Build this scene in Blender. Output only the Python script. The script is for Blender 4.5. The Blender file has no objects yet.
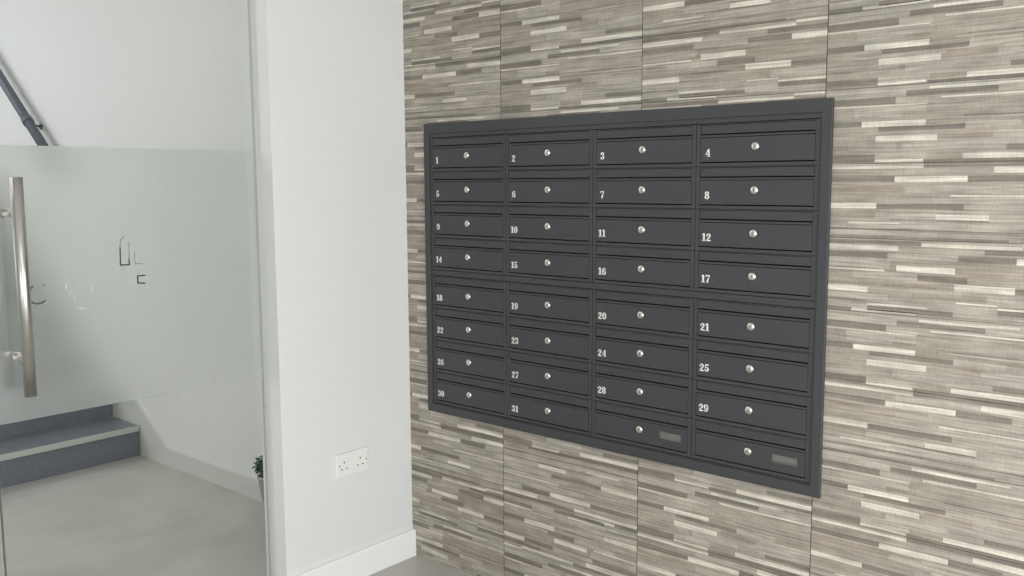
import bpy, bmesh, math, random
from mathutils import Vector, Matrix
random.seed(11)
sc = bpy.context.scene
R = math.radians

# ------------------------------------------------------------------ camera, sky, light, exposure
cam_d = bpy.data.cameras.new('camera'); cam = bpy.data.objects.new('camera', cam_d)
sc.collection.objects.link(cam); sc.camera = cam
yaw, pitch, roll, focal = 0.711223, 0.116, -0.0057467, 911.923
F = Vector((-math.sin(yaw)*math.cos(pitch), math.cos(yaw)*math.cos(pitch), -math.sin(pitch)))
R0 = Vector((math.cos(yaw), math.sin(yaw), 0)); U0 = R0.cross(F)
RR = R0*math.cos(roll)+U0*math.sin(roll); UU = -R0*math.sin(roll)+U0*math.cos(roll)
CAM = Vector((2.50738, -2.31469, 1.43006))
m = Matrix((RR, UU, -F)).transposed().to_4x4(); m.translation = CAM
cam.matrix_world = m
cam_d.sensor_width = 36; cam_d.lens = focal*36/1024; cam_d.clip_start = 0.05; cam_d.clip_end = 100

sc.view_settings.view_transform = 'Standard'; sc.view_settings.look = 'None'
sc.view_settings.gamma = 1; sc.view_settings.use_curve_mapping = False
sc.view_settings.exposure = 0.0

world = bpy.data.worlds.new('overcast_sky'); sc.world = world; world.use_nodes = True
wb = world.node_tree.nodes['Background']; wb.inputs['Color'].default_value = (0.86, 0.93, 1.0, 1); wb.inputs['Strength'].default_value = 0.6

def area(name, loc, direction, sx, sy, power, col):
    l = bpy.data.lights.new(name, 'AREA'); l.shape = 'RECTANGLE'; l.size = sx; l.size_y = sy; l.energy = power; l.color = col
    o = bpy.data.objects.new(name, l); sc.collection.objects.link(o); o.location = loc
    o.rotation_euler = Vector(direction).to_track_quat('-Z', 'Y').to_euler()
    return o
# daylight through the glazed entrance at the right hand end of the hall, and the stair hall's own window and lamp
area('entrance_daylight', (3.37, -1.5, 0.92), (-1, 0, 0.0), 2.4, 1.7, 73, (0.985, 0.98, 1.015))
area('rear_fill_light', (2.35, -4.3, 1.0), (0, 1, 0), 1.4, 1.8, 29, (0.99, 0.985, 1.01))  # added fill from behind, brightens the tiles towards the right
area('stair_window_daylight', (-3.75, -3.2, 2.1), (0, 1, 0.05), 2.4, 1.6, 38, (0.98, 0.98, 1.02))
area('stair_ceiling_lamp', (-3.8, -1.8, 3.05), (0, 0, -1), 0.9, 0.9, 22, (0.99, 0.98, 1.0))
area('stair_ceiling_lamp', (-1.4, -1.9, 3.05), (0, 0, -1), 0.7, 0.7, 16, (0.99, 0.98, 1.0))
area('hall_fill_light', (2.6, -2.2, 2.62), (0, 0, -1), 0.7, 0.7, 10, (1.0, 0.97, 0.95))  # added overhead fill for the hall, no known fitting there

# ------------------------------------------------------------------ materials
def lin(c):
    return tuple(((v/255)/12.92 if v/255 <= 0.04045 else ((v/255+0.055)/1.055)**2.4) for v in c)
def c4(c): return (*lin(c), 1)
def mat(name, col, rough=0.5, metal=0.0, spec=0.5):
    mm = bpy.data.materials.new(name); mm.use_nodes = True
    b = mm.node_tree.nodes['Principled BSDF']
    b.inputs['Base Color'].default_value = c4(col); b.inputs['Roughness'].default_value = rough
    b.inputs['Metallic'].default_value = metal; b.inputs['Specular IOR Level'].default_value = spec
    return mm
class N:
    def __init__(s, mm): s.t = mm.node_tree; s.b = s.t.nodes.get('Principled BSDF')
    def add(s, typ, **kw):
        n = s.t.nodes.new(typ)
        for k, v in kw.items(): setattr(n, k, v)
        return n
    def link(s, a, b): s.t.links.new(a, b)
def noise_tint(mm, scale, lo, hi, detail=4, stretch=(1, 1, 1), bump=0.0, rough=0.5):
    """multiply the base colour by a noise between lo and hi"""
    n = N(mm); base = tuple(n.b.inputs['Base Color'].default_value)
    tc = n.add('ShaderNodeTexCoord'); mp = n.add('ShaderNodeMapping'); mp.inputs['Scale'].default_value = stretch
    nz = n.add('ShaderNodeTexNoise'); nz.inputs['Scale'].default_value = scale; nz.inputs['Detail'].default_value = detail
    nz.inputs['Roughness'].default_value = rough
    mr = n.add('ShaderNodeMapRange'); mr.inputs['From Min'].default_value = 0.3; mr.inputs['From Max'].default_value = 0.7
    mr.inputs['To Min'].default_value = lo; mr.inputs['To Max'].default_value = hi
    mx = n.add('ShaderNodeMix', data_type='RGBA', blend_type='MULTIPLY'); mx.inputs[0].default_value = 1
    mx.inputs[6].default_value = base
    n.link(tc.outputs['Object'], mp.inputs[0]); n.link(mp.outputs[0], nz.inputs['Vector']); n.link(nz.outputs[0], mr.inputs[0])
    n.link(mr.outputs[0], mx.inputs[7]); n.link(mx.outputs[2], n.b.inputs['Base Color'])
    if bump:
        bp = n.add('ShaderNodeBump'); bp.inputs['Strength'].default_value = bump; bp.inputs['Distance'].default_value = 0.002
        n.link(nz.outputs[0], bp.inputs['Height']); n.link(bp.outputs[0], n.b.inputs['Normal'])
    return mm

M = {}
M['white_paint'] = noise_tint(mat('white_wall_paint', (226, 226, 225), 0.6, spec=0.3), 30, 0.985, 1.0, bump=0.03)
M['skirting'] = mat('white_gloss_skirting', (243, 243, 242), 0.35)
M['skirting_shaded'] = mat('shaded_white_skirting', (206, 207, 202), 0.4)  # white skirting with the shade of overhead light put into its colour
M['ceiling'] = mat('white_ceiling_paint', (225, 225, 222), 0.8)
M['charcoal'] = noise_tint(mat('charcoal_powder_coat', (65, 65, 68), 0.42, spec=0.4), 260, 0.96, 1.04, 2)
M['charcoal_in'] = mat('dark_mailbox_interior', (38, 38, 42), 0.7)
M['silver'] = mat('silver_lock_metal', (225, 222, 214), 0.22, 1.0)
M['keyslot'] = mat('dark_key_slot', (40, 38, 36), 0.6)
M['steel'] = noise_tint(mat('brushed_stainless_steel', (205, 203, 198), 0.30, 1.0), 300, 0.93, 1.05, 2, (1, 1, 0.02))
M['digit'] = mat('white_vinyl_digits', (238, 238, 232), 0.5)
M['plate_rim'] = mat('grey_nameplate_frame', (128, 126, 122), 0.35, 0.6)
M['plate_card'] = mat('grey_nameplate_insert', (112, 108, 104), 0.5)
M['socket'] = mat('white_socket_plastic', (236, 236, 232), 0.3)
M['socket_hole'] = mat('dark_socket_hole', (70, 66, 64), 0.6)
M['stair_dark'] = noise_tint(mat('dark_grey_stair_lining', (108, 112, 122), 0.32), 4, 0.9, 1.12, 5, (1.2, 14, 14))
M['nosing'] = mat('pale_grey_stair_nosing', (190, 192, 186), 0.4)
M['rail'] = mat('dark_grey_handrail_paint', (88, 96, 104), 0.4)
M['leaf'] = noise_tint(mat('dark_green_leaves', (58, 92, 70), 0.5), 40, 0.7, 1.25)
M['pot'] = mat('pale_grey_plant_pot', (176, 176, 166), 0.5)
M['soil'] = noise_tint(mat('dark_potting_soil', (62, 52, 44), 0.9), 60, 0.7, 1.2)
M['mark_dark'] = mat('dark_lettering', (62, 68, 70), 0.6)
M['mark_faint'] = mat('faint_grey_lettering', (142, 148, 148), 0.6)
M['mark_white'] = mat('white_lettering', (192, 197, 194), 0.6)
M['gasket'] = mat('dark_glass_seal', (110, 107, 103), 0.6)
M['glint_seal'] = mat('glint_toned_seal', (170, 173, 170), 0.5)  # pale tone stands in for the light line along the glass edge
M['alu'] = mat('pale_aluminium_frame', (176, 178, 174), 0.4, 0.4)

def glass_mat():
    mm = bpy.data.materials.new('clear_door_glass'); mm.use_nodes = True; t = mm.node_tree
    for x in list(t.nodes): t.nodes.remove(x)
    o = t.nodes.new('ShaderNodeOutputMaterial'); mix = t.nodes.new('ShaderNodeMixShader')
    tr = t.nodes.new('ShaderNodeBsdfTransparent'); tr.inputs[0].default_value = (0.958, 0.970, 0.952, 1)
    gl = t.nodes.new('ShaderNodeBsdfGlossy'); gl.inputs['Roughness'].default_value = 0.02
    fr = t.nodes.new('ShaderNodeFresnel'); fr.inputs[0].default_value = 1.45
    ge = t.nodes.new('ShaderNodeNewGeometry'); iv = t.nodes.new('ShaderNodeMath'); iv.operation = 'SUBTRACT'; iv.inputs[0].default_value = 1
    ml = t.nodes.new('ShaderNodeMath'); ml.operation = 'MULTIPLY'      # only the outer side of each face reflects
    t.links.new(ge.outputs['Backfacing'], iv.inputs[1]); t.links.new(iv.outputs[0], ml.inputs[0]); t.links.new(fr.outputs[0], ml.inputs[1])
    t.links.new(ml.outputs[0], mix.inputs[0]); t.links.new(tr.outputs[0], mix.inputs[1]); t.links.new(gl.outputs[0], mix.inputs[2])
    t.links.new(mix.outputs[0], o.inputs[0]); return mm
def frost_mat():
    mm = bpy.data.materials.new('frosted_glass_film'); mm.use_nodes = True; t = mm.node_tree
    for x in list(t.nodes): t.nodes.remove(x)
    o = t.nodes.new('ShaderNodeOutputMaterial'); mix = t.nodes.new('ShaderNodeMixShader'); mix.inputs[0].default_value = 0.22
    rf = t.nodes.new('ShaderNodeBsdfRefraction'); rf.inputs['Color'].default_value = (0.95, 0.96, 0.94, 1); rf.inputs['Roughness'].default_value = 0.27; rf.inputs['IOR'].default_value = 1.3
    df = t.nodes.new('ShaderNodeBsdfDiffuse'); df.inputs[0].default_value = (0.65, 0.68, 0.66, 1)
    m2 = t.nodes.new('ShaderNodeMixShader'); m2.inputs[0].default_value = 0.05
    gl = t.nodes.new('ShaderNodeBsdfGlossy'); gl.inputs['Roughness'].default_value = 0.14
    t.links.new(rf.outputs[0], mix.inputs[1]); t.links.new(df.outputs[0], mix.inputs[2])
    t.links.new(mix.outputs[0], m2.inputs[1]); t.links.new(gl.outputs[0], m2.inputs[2]); t.links.new(m2.outputs[0], o.inputs[0])
    return mm
M['glass'] = glass_mat(); M['frost'] = frost_mat()

def tile_mat():
    mm = mat('strip_print_wall_tile', (150, 140, 128), 0.5, spec=0.35); n = N(mm)
    at = n.add('ShaderNodeAttribute', attribute_name='strip')
    tc = n.add('ShaderNodeTexCoord')
    def nz(scale, stretch, lo, hi, det=3):
        mp = n.add('ShaderNodeMapping'); mp.inputs['Scale'].default_value = stretch
        z = n.add('ShaderNodeTexNoise'); z.inputs['Scale'].default_value = scale; z.inputs['Detail'].default_value = det
        r = n.add('ShaderNodeMapRange'); r.inputs['From Min'].default_value = 0.3; r.inputs['From Max'].default_value = 0.7
        r.inputs['To Min'].default_value = lo; r.inputs['To Max'].default_value = hi
        n.link(tc.outputs['Object'], mp.inputs[0]); n.link(mp.outputs[0], z.inputs['Vector']); n.link(z.outputs[0], r.inputs[0])
        return r.outputs[0]
    a = nz(1, (7, 7, 190), 0.70, 1.30, 6)      # long grain
    b = nz(1, (260, 260, 50), 0.92, 1.08, 2)   # short vertical weave
    c = nz(1, (14, 14, 22), 0.88, 1.12, 3)     # blotches
    m1 = n.add('ShaderNodeMath', operation='MULTIPLY'); m2 = n.add('ShaderNodeMath', operation='MULTIPLY')
    n.link(a, m1.inputs[0]); n.link(b, m1.inputs[1]); n.link(m1.outputs[0], m2.inputs[0]); n.link(c, m2.inputs[1])
    mx = n.add('ShaderNodeMix', data_type='RGBA', blend_type='MULTIPLY'); mx.inputs[0].default_value = 1
    n.link(at.outputs['Color'], mx.inputs[6]); n.link(m2.outputs[0], mx.inputs[7]); n.link(mx.outputs[2], n.b.inputs['Base Color'])
    return mm
M['tile'] = tile_mat()

def floor_mat():
    mm = mat('grey_concrete_floor_tile', (168, 164, 156), 0.38, spec=0.4); n = N(mm)
    tc = n.add('ShaderNodeTexCoord')
    br = n.add('ShaderNodeTexBrick'); br.offset = 0.0; br.inputs['Scale'].default_value = 1
    br.inputs['Brick Width'].default_value = 0.8; br.inputs['Row Height'].default_value = 0.8; br.inputs['Mortar Size'].default_value = 0.0025
    br.inputs['Color1'].default_value = c4((186, 182, 177)); br.inputs['Color2'].default_value = c4((180, 176, 171)); br.inputs['Mortar'].default_value = c4((190, 187, 182))
    mp = n.add('ShaderNodeMapping'); mp.inputs['Location'].default_value = (0.24, 0.84, 0)
    z = n.add('ShaderNodeTexNoise'); z.inputs['Scale'].default_value = 2.6; z.inputs['Detail'].default_value = 6; z.inputs['Distortion'].default_value = 0.6
    r = n.add('ShaderNodeMapRange'); r.inputs['From Min'].default_value = 0.3; r.inputs['From Max'].default_value = 0.7
    r.inputs['To Min'].default_value = 0.86; r.inputs['To Max'].default_value = 1.08
    mx = n.add('ShaderNodeMix', data_type='RGBA', blend_type='MULTIPLY'); mx.inputs[0].default_value = 1
    n.link(tc.outputs['Object'], mp.inputs[0]); n.link(mp.outputs[0], br.inputs['Vector']); n.link(tc.outputs['Object'], z.inputs['Vector'])
    n.link(z.outputs[0], r.inputs[0]); n.link(br.outputs['Color'], mx.inputs[6]); n.link(r.outputs[0], mx.inputs[7])
    n.link(mx.outputs[2], n.b.inputs['Base Color'])
    return mm
M['floor'] = floor_mat()

# ------------------------------------------------------------------ mesh helpers
def box(bm, x0, x1, y0, y1, z0, z1, bev=0.0):
    vs = [bm.verts.new((x, y, z)) for x in (x0, x1) for y in (y0, y1) for z in (z0, z1)]
    fs = [bm.faces.new([vs[i] for i in q]) for q in ((0, 1, 3, 2), (4, 6, 7, 5), (0, 4, 5, 1), (2, 3, 7, 6), (0, 2, 6, 4), (1, 5, 7, 3))]
    if bev:
        bmesh.ops.bevel(bm, geom=list({e for f in fs for e in f.edges}), offset=bev, segments=2, profile=0.5, affect='EDGES')
def cyl(bm, p0, p1, r0, r1=None, seg=24, caps=True):
    p0, p1 = Vector(p0), Vector(p1); r1 = r0 if r1 is None else r1
    d = (p1-p0).normalized(); a = d.orthogonal().normalized(); b = d.cross(a)
    A = [bm.verts.new(p0+(a*math.cos(t)+b*math.sin(t))*r0) for t in [2*math.pi*i/seg for i in range(seg)]]
    B = [bm.verts.new(p1+(a*math.cos(t)+b*math.sin(t))*r1) for t in [2*math.pi*i/seg for i in range(seg)]]
    for i in range(seg):
        f = bm.faces.new((A[i], A[(i+1) % seg], B[(i+1) % seg], B[i])); f.smooth = True
    if caps: bm.faces.new(A[::-1]); bm.faces.new(B)
def lathe(bm, prof, axis='z', seg=28, org=(0, 0, 0)):
    rings = []
    for r, h in prof:
        ring = []
        for i in range(seg):
            t = 2*math.pi*i/seg; c, s = r*math.cos(t), r*math.sin(t)
            ring.append(bm.verts.new((org[0]+c, org[1]+s, org[2]+h) if axis == 'z' else (org[0]+c, org[1]+h, org[2]+s)))
        rings.append(ring)
    for a, b in zip(rings, rings[1:]):
        for i in range(seg):
            f = bm.faces.new((a[i], a[(i+1) % seg], b[(i+1) % seg], b[i])); f.smooth = True
    bm.faces.new(rings[0]); bm.faces.new(rings[-1])
def prism(bm, pts, axis, a, b):
    """polygon pts extruded from a to b along axis ('x': pts are (y,z); 'y': pts are (x,z))"""
    mk = (lambda u, v, w: (w, u, v)) if axis == 'x' else (lambda u, v, w: (u, w, v))
    A = [bm.verts.new(mk(u, v, a)) for u, v in pts]; B = [bm.verts.new(mk(u, v, b)) for u, v in pts]
    k = len(pts)
    for i in range(k): bm.faces.new((A[i], A[(i+1) % k], B[(i+1) % k], B[i]))
    bm.faces.new(A[::-1]); bm.faces.new(B)
def obj(name, bm, m_, parent=None, loc=None, flat=False):
    bmesh.ops.recalc_face_normals(bm, faces=bm.faces)
    me = bpy.data.meshes.new(name); bm.to_mesh(me); bm.free(); me.materials.append(m_)
    o = bpy.data.objects.new(name, me); sc.collection.objects.link(o)
    if parent: o.parent = parent
    if loc: o.location = loc
    return o
def nb(): return bmesh.new()
def bobj(name, m_, parent, *boxes, bev=0.0, loc=None):
    bm = nb()
    for b in boxes: box(bm, *b, bev)
    return obj(name, bm, m_, parent, loc)
def thing(name, label, cat, loc=(0, 0, 0), group=None):
    o = bpy.data.objects.new(name, None); sc.collection.objects.link(o); o.location = loc; o.empty_display_size = 0.05
    o['label'] = label; o['category'] = cat
    if group: o['group'] = group
    return o
def tag(o, label, cat, group=None):
    o['label'] = label; o['category'] = cat
    if group: o['group'] = group
    return o
def struct(o, label=None, cat=None):
    o['kind'] = 'structure'
    if label: o['label'] = label; o['category'] = cat
    return o

# ------------------------------------------------------------------ room shell
HX, HY, HZ = 3.25, -4.2, 2.7            # hall: x 0..HX, y HY..0
LX, LY, LZ = -5.2, -3.4, 3.2           # stair hall: x LX..-WT, y LY..0
WT = 0.115                             # partition thickness
GX = -0.078                            # glass plane
YE = -0.58                             # free end of the white partition
YO = -2.35                             # far side of the glazed opening
DH = 2.32                              # glazing height

fl = struct(bobj('floor', M['floor'], None, (LX-0.2, HX+0.2, HY-0.2, 0.3, -0.12, 0.0)), 'grey concrete-look tiled floor', 'floor')
struct(bobj('ceiling_hall', M['ceiling'], None, (-WT, HX+0.2, HY-0.2, 0.22, HZ, HZ+0.1)), 'white hall ceiling', 'ceiling').name = 'ceiling'
struct(bobj('ceiling', M['ceiling'], None, (LX-0.2, -WT-0.001, LY-0.2, 0.22, LZ, LZ+0.1)), 'white stair hall ceiling', 'ceiling')
struct(bobj('wall_left', M['white_paint'], None, (-WT, 0, YE, -0.0005, 0.0, HZ)), 'white painted wall pier between the glass door and the tiled wall', 'wall')
struct(bobj('wall_left', M['white_paint'], None, (-WT, 0, YO, YE-0.0005, DH, HZ), (-WT, 0, HY, YO, 0, HZ)), 'white painted wall above and beyond the glass door', 'wall')
struct(bobj('wall_left', M['white_paint'], None, (-WT, 0.0, LY, 0.2, HZ+0.1005, LZ)), 'upper stair hall wall', 'wall')
struct(bobj('wall_stair', M['white_paint'], None, (LX-0.2, -WT, -0.02, 0.22, 0, LZ)), 'white painted wall beside the staircase', 'wall')
struct(bobj('wall_back', M['white_paint'], None, (LX-0.2, LX, LY-0.2, -0.0205, 0, LZ)), 'white painted end wall of the stair hall', 'wall')
# stair hall side wall with its window opening
struct(bobj('wall_side', M['white_paint'], None, (LX, -5.0, LY-0.2, LY, 0, LZ), (-2.4, -WT, LY-0.2, LY, 0, LZ), (-5.0, -2.4, LY-0.2, LY, 0, 1.3), (-5.0, -2.4, LY-0.2, LY, 2.9, LZ)), 'white painted stair hall wall with a window', 'wall')
bm = nb()
for b in ((-5.0, -4.95, 1.3, 2.9), (-2.45, -2.4, 1.3, 2.9), (-4.95, -2.45, 1.3, 1.35), (-4.95, -2.45, 2.85, 2.9), (-3.72, -3.68, 1.35, 2.85)):
    box(bm, b[0], b[1], LY-0.12, LY-0.06, b[2], b[3])
w1 = struct(obj('window_1', bm, M['alu']), 'stair hall window frame', 'window')
bobj('glass_pane', M['glass'], w1, (-4.95, -2.45, LY-0.094, LY-0.086, 1.35, 2.85))
# rear wall of the hall and the glazed entrance end
struct(bobj('wall_rear', M['white_paint'], None, (0.0005, 1.55, HY-0.2, HY, 0, HZ), (3.15, HX, HY-0.2, HY, 0, HZ), (1.55, 3.15, HY-0.2, HY, 2.05, HZ), (1.55, 3.15, HY-0.2, HY, 0, 0.05)), 'white painted rear wall of the hall with an added tall window', 'wall')
bm = nb()
for x in (1.55, 2.325, 3.1): box(bm, x, x+0.05, HY-0.1, HY-0.04, 0.05, 2.05)
box(bm, 1.6, 3.1, HY-0.1, HY-0.04, 2.0, 2.05); box(bm, 1.6, 3.1, HY-0.1, HY-0.04, 0.05, 0.1)
w2 = struct(obj('added_window', bm, M['alu']), 'added tall hall window frame, out of view', 'window')  # unseen window added to let the rear fill onto the tiles
bobj('glass_pane', M['glass'], w2, (1.6, 2.325, HY-0.074, HY-0.066, 0.1, 2.0), (2.375, 3.1, HY-0.074, HY-0.066, 0.1, 2.0))
struct(bobj('wall_front', M['white_paint'], None, (HX, HX+0.2, HY-0.2, -2.95, 0, HZ), (HX, HX+0.2, -0.25, 0.22, 0, HZ), (HX, HX+0.2, -2.95, -0.25, 2.3, HZ)), 'white painted wall around the glazed entrance', 'wall')
bm = nb()
for y in (-2.95, -1.63, -0.3): box(bm, HX+0.05, HX+0.1, y, y+0.05, 0.0, 2.3)
box(bm, HX+0.05, HX+0.1, -2.9, -0.3, 2.25, 2.3); box(bm, HX+0.05, HX+0.1, -2.9, -0.3, 0.0, 0.06)
d2 = struct(obj('door_2', bm, M['alu']), 'aluminium framed glazed entrance', 'door')
bobj('glass_pane', M['glass'], d2, (HX+0.071, HX+0.079, -2.9, -1.63, 0.06, 2.25), (HX+0.071, HX+0.079, -1.58, -0.3, 0.06, 2.25))

# ------------------------------------------------------------------ strip printed wall tiles
Wc, Lc, Mc, Tc, Dc = (204, 198, 185), (167, 160, 149), (156, 148, 137), (153, 143, 131), (125, 118, 109)
P1 = [(.0,.345,.05,.14,Lc),(.345,.71,.075,.145,Dc),(.44,.84,.035,.07,Wc),(.71,1,.06,.15,Lc),(0,.30,.14,.23,Dc),(.30,.44,.165,.235,Lc),
      (0,.435,.243,.262,Wc),(.49,1,.168,.188,Wc),(0,.12,.265,.31,Tc),(.12,.43,.27,.40,Lc),(.33,.58,.36,.43,Tc),(.43,1,.25,.40,Mc),(.53,1,.44,.46,Lc),(.58,1,.415,.43,Dc),
      (0,.155,.445,.515,Dc),(.155,.43,.45,.52,Wc),(0,.23,.52,.60,Mc),(.23,.59,.525,.585,Dc),(.59,.8,.50,.58,Lc),(.1,.5,.60,.615,Lc),(.5,.72,.60,.69,Tc),
      (.22,.48,.642,.718,Wc),(0,.22,.64,.76,Mc),(.7,1,.62,.70,Lc),(.31,.335,.74,.82,(146,140,131)),(.335,.6,.74,.83,Lc),(.75,1,.795,.86,Dc),
      (0,.22,.885,.985,Dc),(.22,.44,.86,.945,Lc),(.585,1,.89,.955,Wc),(.15,.425,.952,.982,Wc),(.43,1,.958,1.0,Dc)]
P2 = [(0.0,.43,.035,.07,Wc),(.43,1,.0,.055,Dc),(.355,.71,.075,.15,Lc),(0,.34,.08,.16,Mc),(.71,1,.065,.14,Wc),(0,.31,.17,.24,Dc),(.31,.61,.175,.25,Wc),(.61,.83,.17,.25,Dc),(.83,1,.18,.25,Lc),
      (0,.355,.31,.39,Tc),(0,.36,.255,.27,Lc),(.355,.5,.31,.385,Lc),(.5,1,.27,.38,Lc),(.545,1,.412,.432,Wc),(0,.54,.41,.44,Mc),(.54,1,.445,.51,Lc),
      (0,.235,.53,.597,Wc),(.235,.6,.53,.6,Dc),(.6,1,.53,.6,Lc),(.25,1,.612,.63,Lc),(0,.23,.65,.73,Tc),(.23,.49,.645,.72,Lc),(.49,.70,.66,.73,Wc),(.7,1,.655,.73,Lc),
      (.3,.7,.735,.75,Dc),(.11,.34,.775,.798,Wc),(.34,1,.77,.85,Lc),(0,.34,.805,.86,Lc),(0,1,.868,.882,Dc),(0,.5,.89,.945,Lc),(.5,1,.89,.95,Mc),(0,.45,.965,1.0,Dc),(.45,.78,.962,1.0,Dc)]
P3 = [(0,.43,.02,.07,Dc),(.43,.82,.045,.083,Wc),(.82,1,.0,.04,Wc),(0,.335,.085,.152,Wc),(.335,.68,.09,.17,Mc),(.68,1,.092,.155,Dc),(0,.29,.18,.255,Dc),(.29,.58,.18,.255,Lc),(.58,.80,.18,.255,Dc),(.80,1,.19,.265,Wc),
      (0,.28,.405,.43,Wc),(0,.3,.27,.39,Lc),(.33,.57,.34,.42,Wc),(.57,.92,.33,.45,Tc),(0,.14,.45,.53,Tc),(.14,.42,.445,.525,Lc),(.42,.62,.455,.53,Dc),(.62,1,.47,.54,Mc),
      (0,.21,.65,.725,Wc),(.57,.8,.545,.63,Wc),(.8,1,.56,.63,Dc),(.28,.5,.61,.625,Dc),(.21,.6,.64,.71,Lc),(.4,.7,.70,.77,Tc),(.7,1,.66,.76,Lc),(.58,.74,.775,.793,Wc),(0,.3,.74,.81,Lc),(0,.2,.83,.85,Dc),
      (.21,.465,.87,.895,Wc),(.21,.57,.905,.965,Dc),(.74,1,.81,.832,Wc),(.74,1,.838,.90,Dc),(.57,.74,.84,.95,Lc),(.14,.42,.955,.985,Wc),(0,.14,.94,1.0,Dc),(.42,1,.965,1.0,Mc)]
def background(seed):
    rnd = random.Random(seed); vs = [0, .05, .10, .155, .205, .26, .325, .385, .45, .52, .58, .635, .70, .76, .82, .885, .945, 1]
    out = []
    for a, b in zip(vs, vs[1:]):
        cuts = [0]+sorted(rnd.uniform(.1, .9) for _ in range(rnd.choice((0, 1, 1, 2))))+[1]
        for u0, u1 in zip(cuts, cuts[1:]):
            base = rnd.choice((Mc, Mc, Tc, (163, 156, 145), (153, 145, 134), (160, 154, 144)))
            k = rnd.uniform(.97, 1.03); out.append((u0, u1, a, b, tuple(c*k for c in base)))
    return out
P3 = [(*(u if u in (0, 1) else min(1, u+.012+.02*u) for u in q[:2]), *q[2:]) for q in P3]
P1, P2 = ([(*(u if u in (0, 1) else min(1, u+.015) for u in q[:2]), *q[2:]) for q in P] for P in (P1, P2))
BG = {1: background(5), 2: background(6), 3: background(7)}; FE = {1: P1, 2: P2, 3: P3}
TW, TH, TZ = 0.5515, 0.1865, 1.843
def TX(c): return 0.469+(c-1)*TW          # left edge of tile column c (0 = the one at the corner)
LAY = {(0,-1):3,(0,0):2,(0,7):2,(0,8):3,(0,6):1,(1,-1):1,(1,0):1,(1,1):1,(1,6):1,(1,7):-2,(1,8):-3,(2,-1):2,(2,0):3,(2,1):3,(2,6):1,(2,7):1,(2,8):2,
       (3,-1):3,(3,0):1,(3,1):1,(3,2):2,(3,3):3,(3,4):1,(3,5):2,(3,6):1,(3,7):2,(3,8):3}
HOLE = (0.121, 1.576, 0.606, 1.617)
def minus(r, h):
    x0, x1, z0, z1 = r; a, b, c, d = h
    if x1 <= a or x0 >= b or z1 <= c or z0 >= d: return [r]
    out = []
    if x0 < a: out.append((x0, a, z0, z1))
    if x1 > b: out.append((b, x1, z0, z1))
    xa, xb = max(x0, a), min(x1, b)
    if z0 < c: out.append((xa, xb, z0, c))
    if z1 > d: out.append((xa, xb, d, z1))
    return out
bm = nb(); colr = bm.loops.layers.float_color.new('strip')
def strip(x0, x1, z0, z1, y, col, yb=0.004):
    x0, x1, z0, z1 = max(x0, 0.0), min(x1, HX), max(z0, 0.0), min(z1, HZ)
    if x1-x0 < 1e-4 or z1-z0 < 1e-4: return
    for a, b, c, d in minus((x0, x1, z0, z1), HOLE):
        n0 = len(bm.faces); box(bm, a, b, y, yb, c, d)
        bm.faces.ensure_lookup_table()
        for f in bm.faces[n0:]:
            for l in f.loops: l[colr] = (*lin(col), 1)
rnd = random.Random(3)
grout = (84, 77, 70)
for r in ((0, HOLE[0], 0, HZ), (HOLE[1], HX, 0, HZ), (HOLE[0], HOLE[1], 0, HOLE[2]), (HOLE[0], HOLE[1], HOLE[3], HZ)):
    n0 = len(bm.faces); box(bm, r[0], r[1], 0.003, 0.22, r[2], r[3]); bm.faces.ensure_lookup_table()
    for f in bm.faces[n0:]:
        for l in f.loops: l[colr] = (*lin(grout), 1)
for c in range(0, 9):
    for k in range(-5, 10):
        p = LAY.get((c, k)) or rnd.choice((1, 2, 3)); fl_ = p < 0; p = abs(p)
        X0, Z1 = TX(c), TZ-k*TH; g = 0.0011
        for layer, y in ((BG[p], 0.0), (FE[p], -0.0006)):
            for i, (u0, u1, v0, v1, col) in enumerate(layer):
                if fl_: u0, u1, v0, v1 = 1-u1, 1-u0, 1-v1, 1-v0
                kk = rnd.uniform(.97, 1.03); yy = y-(i % 4)*0.00008
                strip(max(X0+u0*TW, X0+g), min(X0+u1*TW, X0+TW-g), max(Z1-v1*TH, Z1-TH+g*.6), min(Z1-v0*TH, Z1-g*.6), yy, tuple(q*kk for q in col))
wr = struct(obj('wall_right', bm, M['tile']), 'wall of taupe strip-patterned tiles behind the mailboxes', 'wall')

# ------------------------------------------------------------------ skirting
def skirt_profile(t, h): return [(0, 0), (t, 0), (t, h-0.006), (t-0.005, h), (0, h)]
bm = nb()
A = [(x, z) for x, z in skirt_profile(0.0178, 0.1026)]
prism(bm, A, 'y', YE-0.0, -0.0008)
for v in bm.verts: v.co.x += 0.0002
struct(obj('baseboard_left', bm, M['skirting']), 'white skirting board along the white wall pier', 'skirting board')
bm = nb()
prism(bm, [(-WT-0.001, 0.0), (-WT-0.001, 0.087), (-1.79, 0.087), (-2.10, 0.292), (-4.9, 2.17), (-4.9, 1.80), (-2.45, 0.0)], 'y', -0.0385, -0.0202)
struct(obj('baseboard_stair', bm, M['skirting_shaded']), 'white skirting board that climbs the wall beside the stairs', 'skirting board')

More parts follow.
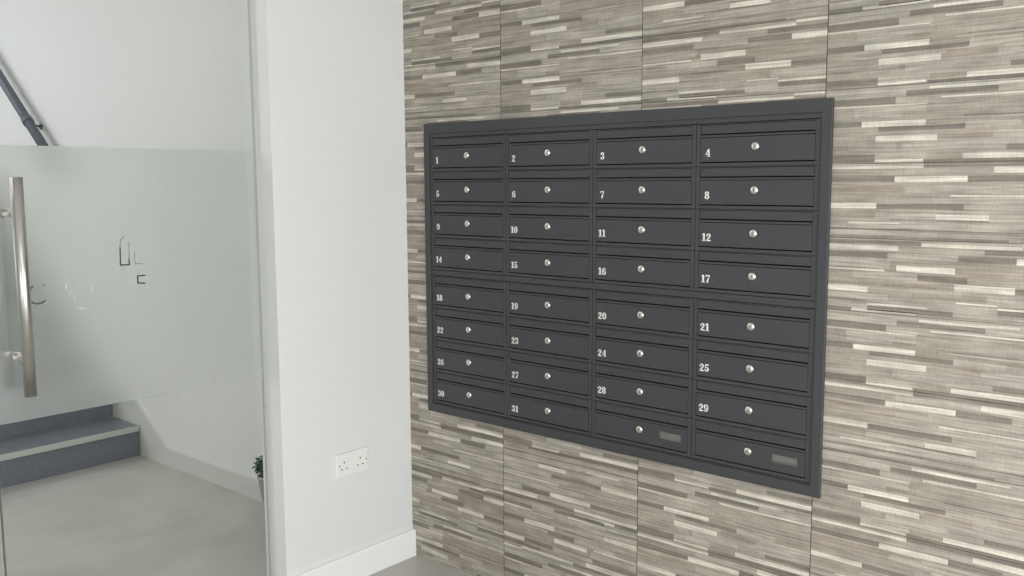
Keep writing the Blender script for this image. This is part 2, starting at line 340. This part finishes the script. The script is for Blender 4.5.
# ------------------------------------------------------------------ staircase
st = thing('staircase', 'dark grey staircase with pale step edges behind the glass door', 'stairs', (-2.06, -0.041, 0))
Y1, Y0 = -0.0005, -1.35
zt = 0.161; x = 0.0; zb = 0.0
for i in range(10):
    bobj('riser', M['stair_dark'], st, (x-0.02, x, Y0, Y1, zb, zt-0.0405))
    t = bobj('tread', M['stair_dark'], st, (x-0.2705, x+0.0, Y0, Y1, zt-0.04, zt))
    bobj('nosing', M['nosing'], t, (x+0.0003, x+0.007, Y0, Y1, zt-0.028, zt+0.001), bev=0.002)
    x -= 0.288 if i == 0 else 0.272; zb = zt+0.0005; zt += 0.186
bm = nb(); prism(bm, [(0.03, 0.0), (0.03, 0.20), (-2.70, 2.10), (-2.70, 1.60), (-0.40, 0.0)], 'y', Y0-0.03, Y0-0.0005)
obj('side_string', bm, M['stair_dark'], st)

# handrail on the stair wall
p0, p1 = Vector((-2.72, -0.095, 1.513)), Vector((-4.3, -0.095, 2.752))
hr = thing('handrail', 'dark grey sloping handrail on the white wall above the stairs', 'handrail', (-3.14, -0.02, 1.70))
off = Vector((3.14, 0.02, -1.70))
bm = nb(); d = (p1-p0).normalized(); cyl(bm, p0+off, p1+off, 0.026); lathe_end = p0+off
bmesh.ops.create_uvsphere(bm, u_segments=16, v_segments=8, radius=0.026, matrix=Matrix.Translation(p0+off))
obj('rail', bm, M['rail'], hr)
for s in (0.455, 1.6):
    q = p0+d*s+off
    bm = nb(); cyl(bm, q-d*0.022, q+d*0.022, 0.031); cyl(bm, q+Vector((0, 0, -0.012)), q+Vector((0, 0.0665, -0.03)), 0.006)
    cyl(bm, q+Vector((0, 0.066, -0.03)), q+Vector((0, 0.0745, -0.03)), 0.016)
    obj('bracket', bm, M['rail'], hr)

# ------------------------------------------------------------------ glass door
d1 = struct(thing('door_1', 'frameless glass door with a wide frosted band and tall steel pull handle', 'door', (GX, YE, 0)))
def glazing(root, ya, yb):
    g0, g1 = -0.005, 0.005
    bobj('glass_pane', M['glass'], root, (g0, g1, ya, yb, 0.012, DH-0.004))
    bobj('frosted_film', M['frost'], root, (g1+0.0002, g1+0.0007, ya+0.001, yb-0.001, 0.7945, 1.5335))
glazing(d1, -0.8395, -0.012)                  # leaf, coordinates from the hinge side
bobj('glint_seal', M['glint_seal'], d1, (-0.0056, 0.0056, -0.0128, -0.0095, 0.012, DH-0.004))  # caps the pane edge and carries its painted light line
bobj('edge_seal', M['gasket'], d1, (-0.005, 0.005, -0.8425, -0.8400, 0.012, DH-0.004))
d3 = struct(thing('door_3', 'fixed frosted glass panel beside the glass door', 'door', (GX, YE-0.8465, 0)))
glazing(d3, -0.915, -0.004)
# pull handle, one bar on either face
HY_, HZ0, HZ1 = -0.779, 0.876, 1.449
ph = None
bm = nb()
for sx, nm in ((1, 'pull_handle'), (-1, 'pull_handle')):
    bm = nb(); xc = sx*0.085
    cyl(bm, (xc, HY_, HZ0), (xc, HY_, HZ1), 0.0158, seg=32)
    h = obj(nm, bm, M['steel'], d1)
    for z in (HZ0+0.095, HZ1-0.095):
        bm = nb(); cyl(bm, (sx*0.0062, HY_, z), (sx*0.0705, HY_, z), 0.0105); cyl(bm, (sx*0.0059, HY_, z), (sx*0.010, HY_, z), 0.0135)
        obj('standoff', bm, M['steel'], h)
# remains of lettering on the film (y, z measured on the pane)
def stroke(bm, pts, w):
    for (a0, b0), (a1, b1) in zip(pts, pts[1:]):
        dy, dz = a1-a0, b1-b0; L = math.hypot(dy, dz) or 1; ny, nz = -dz/L*w/2, dy/L*w/2; ey, ez = dy/L*w*.3, dz/L*w*.3
        prism(bm, [(a0+ny-ey, b0+nz-ez), (a1+ny+ey, b1+nz+ez), (a1-ny+ey, b1-nz+ez), (a0-ny-ey, b0-nz-ez)], 'x', 0.0058, 0.0062)
# (y from the hinge edge, height) in metres
LET = {'mark_dark': [([(-0.478, 1.2489), (-0.4792, 1.1967), (-0.4528, 1.196), (-0.4531, 1.2124)], .0042), ([(-0.407, 1.1609), (-0.4299, 1.1606), (-0.4298, 1.1399), (-0.4083, 1.1374)], .0042),
                     ([(-0.7331, 1.1176), (-0.727, 1.1116), (-0.7169, 1.1078), (-0.7038, 1.1091), (-0.6955, 1.1151)], .004), ([(-0.7339, 1.1449), (-0.7282, 1.1539), (-0.7228, 1.1575)], .003), ([(-0.6961, 1.157), (-0.6934, 1.1567)], .003)],
       'mark_faint': [([(-0.478, 1.2489), (-0.4753, 1.2691), (-0.4643, 1.2801)], .003), ([(-0.4531, 1.2124), (-0.4511, 1.2591)], .003), ([(-0.436, 1.2318), (-0.4358, 1.1965), (-0.4144, 1.1962)], .003)],
       'mark_white': [([(-0.6369, 1.1553), (-0.6362, 1.1441)], .006), ([(-0.6245, 1.1346), (-0.6136, 1.1096)], .0045), ([(-0.6304, 1.1267), (-0.6193, 1.1284)], .003), ([(-0.6055, 1.083), (-0.5916, 1.082)], .0045), ([(-0.5645, 1.1574), (-0.5653, 1.1204)], .002)]}
for k, l in LET.items():
    bm = nb()
    for pts, w in l: stroke(bm, pts, w)
    obj('lettering', bm, M[k], d1)

# ------------------------------------------------------------------ double socket
so = thing('wall_socket', 'white double wall socket on the white wall above the skirting', 'socket', (0.0003, -0.294, 0.393))
bm = nb(); box(bm, 0, 0.009, -0.073, 0.073, 0, 0.086, 0.0025); obj('faceplate', bm, M['socket'], so)
for s in (-1, 1):
    yc = s*0.0365
    bobj('pin_hole', M['socket_hole'], so, (0.0091, 0.0094, yc-0.0022, yc+0.0022, 0.0500, 0.0580))
    for q in (-1, 1): bobj('pin_hole', M['socket_hole'], so, (0.0091, 0.0094, yc+q*0.0112-0.0034, yc+q*0.0112+0.0034, 0.0275, 0.0318))
    bm = nb(); box(bm, 0.0091, 0.0122, s*0.060-0.0048, s*0.060+0.0048, 0.034, 0.053, 0.001); sw = obj('switch', bm, M['socket'], so)
    bobj('switch_mark', M['socket_hole'], sw, (0.0123, 0.0125, s*0.060-0.0024, s*0.060+0.0024, 0.0435, 0.0475))

# ------------------------------------------------------------------ potted plant behind the pier
pp = thing('potted_plant', 'small green plant in a pale pot half hidden behind the white wall pier', 'plant', (-0.800, -0.105, 0))
bm = nb(); lathe(bm, [(0.016, 0.0), (0.018, 0.003), (0.043, 0.162), (0.046, 0.164), (0.046, 0.174), (0.041, 0.174), (0.039, 0.159)]); obj('pot', bm, M['pot'], pp)
bm = nb(); lathe(bm, [(0.036, 0.157), (0.0375, 0.162), (0.02, 0.166)]); obj('soil', bm, M['soil'], pp)
bm = nb(); rl = random.Random(4)
for i in range(300):
    a = rl.uniform(0, 6.28); el = rl.uniform(0.15, 1.4); r = rl.uniform(0.015, 0.050)
    b = Vector((math.cos(a)*r*math.cos(el), math.sin(a)*r*math.cos(el), 0.172+r*math.sin(el)*1.5+rl.uniform(0, 0.02)))
    u = Vector((math.cos(a), math.sin(a), rl.uniform(-0.3, 0.9))).normalized(); s = u.cross(Vector((0, 0, 1))).normalized(); n = s.cross(u)
    L, w = rl.uniform(0.018, 0.028), rl.uniform(0.008, 0.013)
    v = [bm.verts.new(b+q) for q in (Vector((0, 0, 0)), u*L*.5+s*w+n*.003, u*L-n*.004, u*L*.5-s*w+n*.003)]
    bm.faces.new(v)
    cyl(bm, (0, 0, 0.162), b, 0.001, seg=5, caps=False) if i % 3 == 0 else None
obj('foliage', bm, M['leaf'], pp)

# ------------------------------------------------------------------ mailbox bank
def SX(v): return 0.00401+0.9984*v
def SZ(v): return 0.00229+0.9984*v
def ring(bm, o, i, y0, y1, bev=0.0):
    A = [bm.verts.new((x, y, z)) for y in (y0, y1) for x, z in ((o[0], o[2]), (o[1], o[2]), (o[1], o[3]), (o[0], o[3]))]
    B = [bm.verts.new((x, y, z)) for y in (y0, y1) for x, z in ((i[0], i[2]), (i[1], i[2]), (i[1], i[3]), (i[0], i[3]))]
    for k in range(4):
        j = (k+1) % 4
        bm.faces.new((A[k], A[j], B[j], B[k])); bm.faces.new((A[4+k], A[4+j], B[4+j], B[4+k]))
        bm.faces.new((A[k], A[j], A[4+j], A[4+k])); bm.faces.new((B[k], B[j], B[4+j], B[4+k]))
    if bev:
        es = [e for e in bm.edges if all(abs(v.co.y-y0) < 1e-6 for v in e.verts) and (all(v in A for v in e.verts) or all(v in B for v in e.verts))]
        bmesh.ops.bevel(bm, geom=es, offset=bev, segments=2, profile=0.5, affect='EDGES')
YF = -0.0045                                   # front plane of the boxes
fo = (SX(0.1025), SX(1.594), SZ(0.5872), SZ(1.6368)); fi = (SX(0.1275), SX(1.5665), SZ(0.6175), SZ(1.602))
fr = thing('mailbox_surround', 'wide charcoal metal surround framing the whole bank of mailboxes', 'frame', (0, 0, fo[2]))
dz = -fo[2]
def sh(r): return (r[0], r[1], r[2]+dz, r[3]+dz)
bm = nb(); ring(bm, sh(fo), sh(fi), -0.0105, -0.0012, 0.002); obj('flange', bm, M['charcoal'], fr)
bi = (SX(0.309-0.1784), SX(1.383+0.1784), SZ(1.029-0.118*3-0.0545), SZ(1.522+0.0665))
bm = nb(); ring(bm, sh((fi[0]+.0003, fi[1]-.0003, fi[2]+.0003, fi[3]-.0003)), sh(bi), YF-0.001, 0.05); obj('inner_lining', bm, M['charcoal'], fr)
bobj('crossbar', M['charcoal'], fr, (bi[0]+.0005, bi[1]-.0005, YF, 0.02, SZ(1.029+0.0668)+dz, SZ(1.522-0.118*3-0.0545)+dz))

# digits: heavy serif numerals drawn as polygons, unit height
def arc(cx, cz, rx, rz, a0, a1, wx, wz, n=18):
    """band of an ellipse: thick at its sides (wx), thin at top and bottom (wz)"""
    out = []
    for i in range(n):
        t0, t1 = R(a0+(a1-a0)*i/n), R(a0+(a1-a0)*(i+1)/n)
        o = [(cx+rx*math.cos(t), cz+rz*math.sin(t)) for t in (t0, t1)]; q = [(cx+(rx-wx)*math.cos(t), cz+(rz-wz)*math.sin(t)) for t in (t1, t0)]
        out.append(o+q)
    return out
def rc(x0, x1, z0, z1): return [[(x0, z0), (x1, z0), (x1, z1), (x0, z1)]]
def dot(cx, cz, r): return [[(cx+r*math.cos(k*math.pi/6), cz+r*math.sin(k*math.pi/6)) for k in range(12)]]
DG = {'0': arc(.32, .5, .32, .5, 0, 360, .21, .1, 28),
      '1': rc(.16, .40, 0, 1)+rc(.02, .54, 0, .1)+[[(.0, .80), (.16, .86), (.16, 1), (.10, .93), (.0, .90)]],
      '2': arc(.31, .70, .29, .30, -25, 180, .2, .1)+[[(.56, .56), (.60, .66), (.36, .58), (.02, .16), (.02, .0), (.16, .1)]]+rc(.02, .60, 0, .17)+dot(.12, .70, .12),
      '3': arc(.28, .75, .28, .25, -90, 165, .2, .09)+arc(.28, .28, .32, .28, -165, 90, .22, .09)+dot(.11, .75, .11)+dot(.11, .24, .12),
      '4': rc(.36, .56, 0, 1)+rc(.26, .66, 0, .09)+rc(0, .66, .25, .35)+[[(0, .25), (.10, .25), (.44, .92), (.44, 1), (.36, 1)]],
      '5': rc(.10, .56, .84, 1)+rc(.08, .17, .46, .98)+arc(.28, .32, .32, .32, -165, 140, .22, .1)+dot(.11, .25, .12),
      '6': arc(.32, .31, .32, .31, 0, 360, .21, .09, 28)+arc(.36, .5, .36, .5, 70, 200, .21, .1)+dot(.50, .80, .1),
      '7': rc(.02, .60, .84, 1)+rc(.02, .09, .70, .9)+[[(.52, .86), (.60, .92), (.40, .3), (.38, 0), (.14, 0), (.18, .3)]],
      '8': arc(.32, .74, .28, .26, 0, 360, .19, .09, 26)+arc(.32, .28, .32, .28, 0, 360, .21, .09, 26)}
DG['9'] = [[(.64-x, 1-z) for x, z in p] for p in DG['6']]
def number_mesh(txt, h):
    bm = nb(); x = 0.0; w = h*1.06
    for ch in txt:
        for p in DG[ch]: prism(bm, [(x+a*w, b*h-h/2) for a, b in p], 'y', -0.0006, -0.0001)
        x += w*(0.60 if ch == '1' else 0.70)
    return bm

GROUP = 'mailboxes of the wall bank'
def make_mailbox():
    root = thing('mailbox', '', 'mailbox', group=GROUP)
    hw, D, Z = 0.1779, 0.19, 0.1166
    ox, d0, d1_, s0, s1 = 0.1662, 0.0090, 0.0805, 0.0862, 0.1146
    bm = nb()
    for s in (-1, 1): box(bm, min(s*ox, s*hw), max(s*ox, s*hw), 0, D, 0, Z)
    box(bm, -ox, ox, 0, D, 0, d0); box(bm, -ox, ox, 0, 0.03, d1_, s0); box(bm, -ox, ox, 0, D, s1, Z); box(bm, -ox, ox, D-0.002, D, d0, s1)
    obj('body', bm, M['charcoal'], root)
    bm = nb(); box(bm, -ox+0.0012, ox-0.0012, 0.0012, 0.003, s0+0.0036, s1-0.0013, 0.0006); obj('mail_flap', bm, M['charcoal'], root)
    bm = nb(); box(bm, -ox+0.0012, ox-0.0012, -0.0006, 0.002, d0+0.0034, d1_-0.0016, 0.0006); dr = obj('door', bm, M['charcoal'], root)
    bm = nb(); lathe(bm, [(0.0118, -0.0008), (0.0118, -0.0022), (0.0102, -0.0036), (0.0098, -0.0042), (0.0045, -0.0050), (0.0008, -0.0051)], 'y', 24, (0, 0, 0.0525)); lk = obj('lock', bm, M['silver'], dr)
    bobj('keyhole', M['keyslot'], lk, (-0.0008, 0.0008, -0.0054, -0.0048, 0.0487, 0.0563))
    lk['label'] = 'silver round cam lock'
    return root
def copy_tree(o, parent=None):
    c = o.copy(); sc.collection.objects.link(c); c.parent = parent
    for ch in o.children: copy_tree(ch, c)
    return c
proto = make_mailbox()
NUM = [['1', '2', '3', '4'], ['5', '6', '7', '8'], ['9', '10', '11', '12'], ['14', '15', '16', '17'], ['18', '19', '20', '21'], ['22', '23', '24', '25'], ['26', '27', '28', '29'], ['30', '31', None, None]]
COL = ['first', 'second', 'third', 'fourth']
made = []
for r in range(8):
    for c in range(4):
        made.append((r, c, proto if (r, c) == (0, 0) else copy_tree(proto)))
for r, c, b in made:
    L = 1.522-0.118*r if r < 4 else 1.029-0.118*(r-4)
    b.location = (SX(0.309+0.358*c), YF, SZ(L)-0.0525)
    dr = [o for o in b.children if o.name.startswith('door')][0]
    n = NUM[r][c]
    if n:
        h = 0.0215
        o = obj('number', number_mesh(n, h), M['digit'], dr); o.location = (-0.142-(0.0075 if len(n) == 1 else 0.0135), -0.0006, 0.0525-0.0150)
        o['label'] = 'white number ' + n
        b['label'] = 'charcoal metal mailbox marked with the white number ' + n
    else:
        bm = nb(); ring(bm, (0.073, 0.145, 0.0385, 0.0605), (0.0765, 0.1415, 0.042, 0.057), -0.0028, -0.0007, 0.0); pl = obj('name_plate', bm, M['plate_rim'], dr)
        bobj('name_card', M['plate_card'], pl, (0.0768, 0.1412, -0.0016, -0.0008, 0.0423, 0.0567))
        pl['label'] = 'blank grey name plate'
        b['label'] = 'unnumbered charcoal mailbox with blank name plate, bottom of the ' + COL[c] + ' column, ' + ('below number 28' if c == 2 else 'below number 29')
